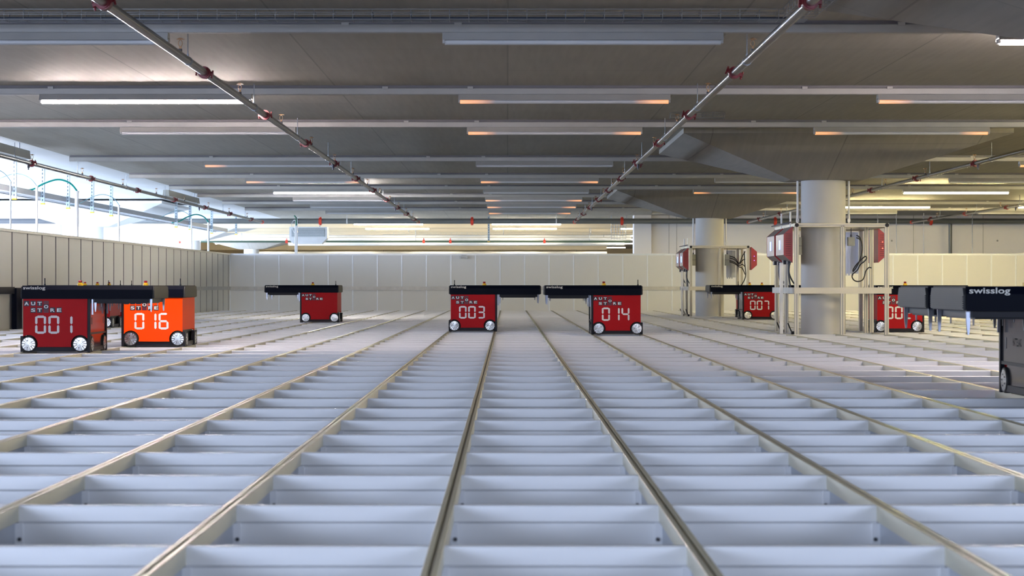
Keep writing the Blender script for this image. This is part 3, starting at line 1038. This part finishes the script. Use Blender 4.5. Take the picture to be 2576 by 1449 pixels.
def robot(num, x, y, body_left, body='red', label='', parts='full', estop_u=0.355, name='bin_robot', inner_text=False):
    """x: image-left end of the bot, y: its front face"""
    t = thing(name, label, 'robot', (x, y, 0), group='robots on the grid')
    fx = (lambda u: u) if body_left else (lambda u: T - u)

    def bx(mb, u0, u1, y0, y1, z0, z1, m=0, bev=0.0):
        a, b_ = sorted((fx(u0), fx(u1)))
        return mb.box(a, b_, y0, y1, z0, z1, m, bev=bev)

    # painted body shell with wheel-arch cut-outs in the front and rear faces
    a0, a1 = 0.012, 0.472
    arch = []
    cx1, cx2, cz, ar = 0.050, 0.418, 0.060, 0.066
    pts = [(a0, 0.125), (a0, 0.385), (a1, 0.385), (a1, 0.100)]
    # right arch then left arch, going back to the start
    for k in range(9):
        a = math.radians(35 + k * (180 - 35 + 18) / 8)
        pts.append((cx2 + ar * math.cos(a), cz + ar * math.sin(a)))
    for k in range(9):
        a = math.radians(-18 + k * (125 + 18) / 8)
        pts.append((cx1 + ar * math.cos(a), cz + ar * math.sin(a)))
    # keep a flat lower edge between the arches
    pts = [(p[0], max(p[1], 0.036)) for p in pts]
    mb = MB()
    mb.prism([(fx(p[0]), p[1]) for p in pts], 1, 0.0, 0.012)
    mb.prism([(fx(p[0]), p[1]) for p in pts], 1, D - 0.012, D)
    bx(mb, 0.012, 0.472, 0.012, D - 0.012, 0.13, 0.385)
    mb.build('body_panel', body, t)
    # outer side plate (small grey mark rows) and black base and corner frame
    mb = MB()
    bx(mb, 0.0, BW - 0.004, 0.008, D - 0.008, 0.008, 0.038)
    bx(mb, 0.03, BW - 0.03, 0.03, D - 0.03, 0.03, 0.135)
    for (u0, u1) in ((-0.008, 0.012),):
        bx(mb, u0, u1, 0.004, 0.15, 0.004, 0.118)
        bx(mb, u0, u1, D - 0.15, D - 0.004, 0.004, 0.118)
    mb.build('base', 'black', t)
    mb = MB()
    bx(mb, 0.470, BW, 0.0, 0.022, 0.0, 0.385)
    bx(mb, 0.470, BW, D - 0.022, D, 0.0, 0.385)
    bx(mb, 0.470, BW - 0.006, 0.02, D - 0.02, 0.352, 0.385)
    bx(mb, 0.470, BW - 0.004, 0.02, D - 0.02, 0.128, 0.142)
    mb.build('cavity_frame', 'black', t)
    mb = MB()
    bx(mb, 0.472, BW - 0.008, 0.022, D - 0.022, 0.142, 0.352)
    bx(mb, 0.472, BW - 0.012, 0.10, D - 0.10, 0.012, 0.128)
    for yy in (0.10, D - 0.10):
        bx(mb, BW - 0.010, BW - 0.006, yy - 0.006, yy + 0.006, 0.20, 0.25, 1, 0)
        bx(mb, BW - 0.010, BW - 0.006, yy + 0.06, yy + 0.068, 0.30, 0.34, 1, 0)
    cavity = mb.build('cavity_plate', ['cavity', 'screw'], t)
    if inner_text:
        me = text_mesh('HATTELAND', 0.16, 0.035, 'grey_mark', 0.01)
        o = link('plate_lettering', me, cavity, (fx(BW - 0.0085), 0.40, 0.215))
        o.rotation_euler = (0, 0, -math.pi / 2 if not body_left else math.pi / 2)
    # steel guide strips beside the body at the cavity
    for yy in (0.03, D - 0.045):
        bx(MB(), BW + 0.004, BW + 0.016, yy, yy + 0.015, 0.27, 0.38).build('guide_strip', 'claw', t)
    # wheels, front and rear faces and the two sides
    for (u, yy, fc) in ((cx1, 0.002, 'y-'), (cx2, 0.002, 'y-'), (cx1, D - 0.002, 'y+'), (cx2, D - 0.002, 'y+')):
        wo = link('wheel', WM[fc], t, (fx(u), yy, cz))
        link('hub', HM[fc], wo)
    so = 'x-' if body_left else 'x+'
    si = 'x+' if body_left else 'x-'
    for yy in (0.085, D - 0.085):
        wo = link('wheel', WM[so], t, (fx(-0.008), yy, 0.0585))
        link('hub', HM[so], wo)
        wo = link('wheel', WM[si], t, (fx(BW - 0.002), yy, 0.0585))
        link('hub', HM[si], wo)
    # top beam: faceted upper edge, ribbed grey ends
    mb = MB()
    zt, zb_ = 0.478, 0.383
    pr = [(-0.008, zb_), (D + 0.008, zb_), (D + 0.008, zt - 0.03), (D - 0.012, zt), (0.012, zt), (-0.008, zt - 0.03)]
    mb.prism(pr, 0, 0.004, T - 0.004, 0)
    mb.build('top_beam', 'navy', t)
    for (xa, xb, sg) in ((-0.006, 0.006, -1), (T - 0.006, T + 0.006, 1)):
        mb = MB()
        pe = [(0.004, zb_ + 0.004), (D - 0.004, zb_ + 0.004), (D - 0.004, zt - 0.032), (D - 0.02, zt - 0.006), (0.02, zt - 0.006), (0.004, zt - 0.032)]
        mb.prism(pe, 0, xa, xb, 0)
        for k in range(6):
            z = zb_ + 0.010 + k * 0.0085
            xo = (xa - 0.003, xa) if sg < 0 else (xb, xb + 0.003)
            mb.box(xo[0], xo[1], 0.008, D - 0.008, z, z + 0.0045, 0)
        mb.build('beam_end', 'rib', t)
    # lifting frame hung under the beam with its hooks
    mb = MB()
    bx(mb, BW + 0.026, 0.908, 0.02, D - 0.02, 0.357, 0.384)
    bx(mb, BW + 0.04, 0.89, 0.05, D - 0.05, 0.350, 0.358)
    fr = mb.build('lift_frame', 'black', t)
    for u in (BW + 0.03, 0.918):
        for yy in (0.04, D - 0.05):
            mb = MB()
            cxx = fx(u)
            mb.prism([(cxx - 0.009, 0.384), (cxx + 0.009, 0.384), (cxx + 0.007, 0.33), (cxx + 0.003, 0.29), (cxx - 0.003, 0.29), (cxx - 0.007, 0.33)], 1, yy, yy + 0.012)
            mb.build('hook', 'claw', t)
    for u in (BW + 0.06, 0.885):
        for yy in (0.10, D - 0.11):
            MB().cyl((fx(u), yy, 0.36), (fx(u), yy, 0.325), 0.005, 0, 8, r1=0.003).build('guide_pin', 'claw', t)
    # emergency stop, antenna
    eu = fx(estop_u)
    es = MB()
    es.cyl((0, 0, 0), (0, 0, 0.016), 0.021, 0, 18).cyl((0, 0, 0.016), (0, 0, 0.024), 0.016, 0, 18, r1=0.010)
    eo = es.build('emergency_stop', 'estop_yellow', t, (eu, D / 2, zt))
    MB().cyl((0, 0, 0.022), (0, 0, 0.031), 0.012, 0, 16, r1=0.015).cyl((0, 0, 0.031), (0, 0, 0.038), 0.015, 0, 16, r1=0.011).build('button', 'estop_red', eo)
    ay = D - 0.04 if body_left else 0.05
    MB().cyl((0, 0, 0), (0, 0, 0.012), 0.007, 0, 10).cyl((0, 0, 0.012), (0, 0, 0.055), 0.004, 0, 8).build('antenna', 'black', t, (fx(0.036), ay, zt))
    # writing: maker's name at the image-left end of the beam, wordmark and number on the body
    link('beam_lettering', text_mesh('swisslog', 0.158, 0.030, 'cream_mark', 0.012), t, (0.014, -0.0088 + 0.0, zt - 0.0345)).rotation_euler = (math.radians(-0), 0, 0)
    ox = 0.0 if body_left else T - BW
    lp_ = MB()
    s = 0.0190
    cells = [(0.037, 0.350), (0.084, 0.350), (0.1305, 0.350), (0.084, 0.303), (0.1305, 0.303), (0.2225, 0.303), (0.269, 0.303)]
    if not body_left:
        ox += 0.004
    for (u, z) in cells:
        lp_.box(ox + u - s, ox + u + s, -0.0012, 0.0005, z - s, z + s, 0)
    lp_.box(ox + 0.1765 - s, ox + 0.1765 + s, -0.0012, 0.0005, 0.350, 0.350 + s, 1)
    lp_.box(ox + 0.1765 - s, ox + 0.1765 + s, -0.0012, 0.0005, 0.303 - s, 0.308, 1)
    lp_.box(ox + 0.1765 - s, ox + 0.1765 + s, -0.0014, 0.0005, 0.308, 0.347, 0)
    lg = lp_.build('logo', ['plate', 'plate_dim'], t)
    for ch, (u, z) in zip('AUTSTREO', cells + [(0.1765, 0.3275)]):
        wd, hh = (0.031, 0.0245)
        link('logo_letter', text_mesh(ch, wd, hh, 'white_mark', 0.03), lg, (ox + u - wd / 2, -0.0018, z - hh / 2))
    if num:
        for k, ch in enumerate(num):
            if ch not in DIG:
                DIG[ch] = digits_mesh(ch)
            link('digit', DIG[ch], t, (ox + 0.098 + 0.0945 * k, -0.0002, 0.134))
    return t


def at_px(px, bottom_dy):
    """ground point from a pixel column and depth"""
    y = F_PX * H0 / bottom_dy
    return (px - 1277) / F_PX * y, y


def Xat(px, y):
    return (px - 1277) / F_PX * y


robot('001', Xat(54, 14.6), 14.6, True, label='red robot numbered 001, front left, its black beam reaching right')
robot('016', Xat(463, 16.0) - T, 16.0, False, 'orange', label='bright orange robot numbered 016 behind the beam of 001')
robot('003', Xat(1131, 21.15), 21.15, True, label='red robot numbered 003, centre left, beam reaching right')
robot('014', Xat(1615, 19.8) - T, 19.8, False, label='red robot numbered 014, centre right, beam reaching left')
robot('007', Xat(1957, 28.4) - T, 28.4, False, label='red robot numbered 007 between the two charging frames')
robot('002', Xat(2204, 20.8), 20.8, True, label='red robot numbered 002 behind the right end of the larger charging frame')
robot('', Xat(851, 26.2) - T, 26.2, False, label='red robot without a readable number near the back fence, left of 003')
robot('', Xat(2024, 29.9) - T, 29.9, True, label='robot mostly hidden behind 007 and the larger charging frame')
robot('', Xat(2428, 7.9), 7.9, False, label='nearest dark beam with white lettering at the right edge')
robot('', Xat(2428, 7.9) + 0.0, 8.61, False, estop_u=0.44, inner_text=True, label='robot at the right edge standing just behind the nearest beam')
for k, w_ in enumerate(('nearest', 'middle', 'farthest')):
    robot('', -4.46 - T, 23.0 + 0.705 * k, False, label='robot parked behind 001, %s of three in a line' % w_)


# ------------------------------------------------------------------ charging frames round the columns
def charging_frame(x0, y0, label, far):
    W_, DP, HT = 0.915, 1.50, 1.082
    t = thing('charging_frame', label, 'frame', (x0, y0, 0))
    def post(x, y, z0=0.0, z1=HT - 0.02, s=0.02, nm='post'):
        mb = MB()
        mb.box(x - s, x + s, y - s, y + s, z0, z1, 0, bev=0.003)
        mb.box(x - 0.005, x + 0.005, y - s - 0.0006, y - s + 0.001, z0, z1, 1)
        mb.box(x - s - 0.0006, x - s + 0.001, y - 0.005, y + 0.005, z0, z1, 1)
        return mb.build(nm, ['profile', 'profile_slot'], t)
    for (x, y) in ((0.02, 0.02), (W_ - 0.02, 0.02), (0.02, DP - 0.02), (W_ - 0.02, DP - 0.02), (0.02, DP / 2), (W_ - 0.02, DP / 2 + 0.1), (0.465, 0.02), (W_ - 0.1, DP / 2 - 0.05)):
        post(x, y)
    for (y) in (0.02, DP - 0.02):
        mb = MB().box(0.0, W_, y - 0.02, y + 0.02, HT - 0.04, HT, 0, bev=0.003)
        mb.box(0.04, W_ - 0.04, y - 0.0208, y - 0.019, HT - 0.024, HT - 0.016, 1)
        mb.build('beam', ['profile', 'profile_slot'], t)
    for x in (0.02, W_ - 0.02):
        MB().box(x - 0.02, x + 0.02, 0.04, DP - 0.04, HT - 0.04, HT, 0, bev=0.003).build('beam', 'profile', t)
        MB().cyl((x, -0.006, HT - 0.02), (x, 0.002, HT - 0.02), 0.019, 0, 14).build('corner_cap', 'black', t)
    MB().box(-0.006, W_ + 0.02, -0.022, -0.001, 0.398, 0.456, 0).cyl((0.03, -0.024, 0.43), (0.03, -0.02, 0.43), 0.007, 0, 8).build('guard_band', 'profile', t)
    MB().box(-0.024, -0.002, 0.0, DP, 0.398, 0.456, 0).build('guard_band', 'band', t)
    MB().box(W_ + 0.002, W_ + 0.02, 0.0, DP, 0.398, 0.456, 0).build('guard_band', 'band', t)
    # mounting plates on the right
    mb = MB()
    for k in range(3):
        mb.box(W_ - 0.19 + k * 0.035, W_ - 0.17 + k * 0.035, DP - 0.05, DP - 0.04, 0.58, HT - 0.05, 0)
    mb.box(W_ - 0.20, W_ - 0.05, DP - 0.045, DP - 0.04, 0.60, HT - 0.05, 0)
    mb.build('mounting_plate', 'claw', t)
    for yy in (0.30, 0.95):
        MB().cyl((0.0, yy, HT - 0.03), (0.0, yy, HT + 0.12), 0.010, 0, 10).build('stub_tube', 'conduit', t)
    MB().tube([(-0.03, 0.06, HT + 0.01), (-0.03, DP, HT + 0.01)], 0.006, 0, 6).build('edge_rail', 'dark_fitting', t)
    return t


def charger(x, y, z, side, leds, label):
    """hexagonal red-sided charging box, mounted on the plane x, bulging towards side (-1 left, +1 right)"""
    t = thing('charger', label, 'charger', (x, y, z), group='chargers on the frames')
    Wd = 0.60
    s = side
    prof = [(0, -0.175), (s * 0.085, -0.100), (s * 0.085, 0.100), (0, 0.175)]
    MB().prism(prof, 1, 0.006, Wd - 0.006, 0).build('shell', 'charger_face' if side < 0 else 'charger_red', t)
    for k, yy in enumerate((0.0, Wd - 0.006)):
        MB().prism([(p[0] * 1.03, p[1] * 1.02) for p in prof], 1, yy, yy + 0.006, 0).build('side_plate', 'charger_red', t)
    mb = MB()
    if leds != 'purple':
        for k in range(11):
            zz = -0.105 + k * 0.021
            a, b_ = sorted((s * 0.018, s * 0.070))
            mb.box(a, b_, -0.002, 0.001, zz - 0.003, zz + 0.003, 0)
        mb.build('vent', 'charger_slot', t)
    if leds == 'blue':
        mb = MB()
        a, b_ = sorted((s * 0.085, s * 0.089))
        mb.box(a, b_, 0.27, 0.33, -0.045, 0.045, 0)
        mb.build('status_light', 'blue_led', t)
    else:
        mb = MB()
        for zz in (-0.03, 0.035):
            mb.cyl((s * 0.045, -0.004, zz), (s * 0.045, 0.002, zz), 0.006, 0, 8)
        mb.build('status_light', 'red_led' if leds == 'red' else 'purple_led', t)
    if side < 0:
        MB().box(-0.035, -0.005, 0.10, 0.20, -0.195, -0.16, 0).build('connector', 'dark_fitting', t)
        MB().box(-0.05, -0.02, 0.30, 0.40, -0.19, -0.15, 0).build('connector', 'dark_fitting', t)
    return t


for fi, (fy, wh) in enumerate(((19.84, 'larger nearer'), (31.29, 'smaller farther'))):
    fx0 = 2.785
    charging_frame(fx0, fy, '%s aluminium frame standing round a column on the grid' % wh, fi)
    for k, w_ in enumerate(('near', 'far')):
        charger(fx0 - 0.012, fy + 0.06 + 0.70 * k, 0.485 + 0.39, -1, 'blue', 'charger with blue light on the left of the %s frame, %s one' % (wh, w_))
    charger(fx0 + 0.99 if fi == 0 else fx0 + 0.945, fy + 1.0 if fi == 0 else fy + 0.02, 0.485 + 0.40, 1, 'red' if fi == 0 else 'purple',
            'red charger on the right of the %s frame' % wh)
    # junction boxes on the column
    for sx, side in ((-1, 'left'), (1, 'right')):
        tall = (fi == 1 or sx < 0)
        bxm = MB()
        hh = 0.175 if tall else 0.085
        bxm.box(-0.034, 0.034, -0.03, 0.03, -hh, 0, 0, bev=0.003)
        if tall:
            bxm.box(-0.036, 0.036, -0.031, 0.0, -0.09, -0.086, 1)
        bxm.cyl((0, 0, 0), (0, 0, 0.025), 0.010, 2, 8).cyl((0, 0, 0.02), (0, 0, 0.09), 0.004, 2, 6)
        o = bxm.build('junction_box', ['jbox', 'dark_fitting', 'dark_fitting'], None, (CX + sx * 0.262, fy + 0.42, 0.955))
        tag(o, 'grey junction box on the %s side of the column in the %s frame' % (side, wh), 'box')
    # cables dropping from the chargers
    for k in range(2):
        yb = fy + 0.12 + 0.70 * k
        x = fx0 - 0.045
        mb = MB()
        mb.tube(smooth_path([(x + 0.015, yb + 0.03, 0.69), (x + 0.012, yb + 0.04, 0.60), (x + 0.05, yb + 0.08, 0.52), (x + 0.10, yb + 0.10, 0.46)], 6), 0.008, 0, 8)
        mb.tube(smooth_path([(x + 0.03, yb + 0.22, 0.69), (x + 0.028, yb + 0.2, 0.60), (x + 0.035, yb + 0.15, 0.5), (x + 0.04, yb + 0.12, 0.44)], 6), 0.008, 0, 8)
        o = mb.build('charger_cable', 'cable_blue')
        tag(o, 'dark cables dropping from the %s blue-lit charger of the %s frame' % (('near', 'far')[k], wh), 'cable')
    o = MB().box(fx0 - 0.105, fx0 - 0.07, fy + 0.30, fy + 0.33, 0.0, 0.70, 0, bev=0.003).build('cable_post', 'conduit')
    tag(o, 'thin steel post under the blue-lit chargers of the %s frame' % wh, 'post')
    mb = MB()
    for (dx, dy) in ((-0.05, 0.12), (-0.10, 0.55), (-0.03, 0.9)):
        mb.tube(smooth_path([(fx0 + dx, fy + dy, 0.11), (fx0 + dx + 0.02, fy + dy, 0.06), (fx0 + dx + 0.045, fy + dy - 0.02, 0.0)], 5), 0.006, 0, 6)
        mb.box(fx0 + dx + 0.03, fx0 + dx + 0.06, fy + dy - 0.04, fy + dy, 0.0, 0.03, 0)
    o = mb.build('contact_lead', 'black')
    tag(o, 'black contact leads and clips at the foot of the %s frame, left side' % wh, 'cable')

# looped black cable hanging from the right junction box of the larger frame
bx0, by0 = CX + 0.296, 20.2
K = 20.2 / F_PX


def P2(px, py, dy=0.0):
    y = by0 + dy
    return ((px - 1277) / F_PX * y, y, H0 + (716 - py) / F_PX * y)


mb = MB()
path = [(2155, 598), (2163, 602), (2168, 612), (2169, 628), (2166, 645), (2160, 662), (2152, 676), (2146, 683), (2147, 677), (2156, 664), (2168, 652), (2177, 645),
        (2180, 650), (2174, 658), (2164, 666), (2158, 678), (2151, 685), (2145, 690), (2144, 698), (2150, 706), (2160, 708), (2170, 704), (2175, 694), (2178, 682), (2186, 673), (2192, 674)]
mb.tube(smooth_path([P2(px, py, 0.02 * math.sin(i * 0.9)) for i, (px, py) in enumerate(path)], 5), 0.006, 0, 8)
mb.tube(smooth_path([P2(2155, 592, 0.0), P2(2162, 596, 0.02), P2(2167, 606, 0.03), P2(2169, 620, 0.02)], 5), 0.006, 0, 8)
o = mb.build('looped_cable', 'cable')
tag(o, 'black cable looped in a bow hanging inside the larger frame', 'cable')
mb = MB()
y = 31.72
for k, dz in enumerate((0.93, 0.90, 0.86, 0.84)):
    mb.tube(smooth_path([(CX + 0.30, y, dz), (CX + 0.38, y, dz - 0.03), (CX + 0.45, y, 0.82 - 0.02 * k), (CX + 0.50, y + 0.02, 0.92 - 0.06 * k), (CX + 0.55, y + 0.05, 1.0 - 0.12 * k)], 5), 0.007, 0, 6)
mb.tube(smooth_path([(CX + 0.53, y, 1.0), (CX + 0.54, y, 0.80), (CX + 0.55, y, 0.62), (CX + 0.50, y, 0.50), (CX + 0.44, y, 0.44)], 5), 0.008, 0, 6)
o = mb.build('looped_cable', 'cable')
tag(o, 'bundle of black cables on the right inside the smaller frame', 'cable')
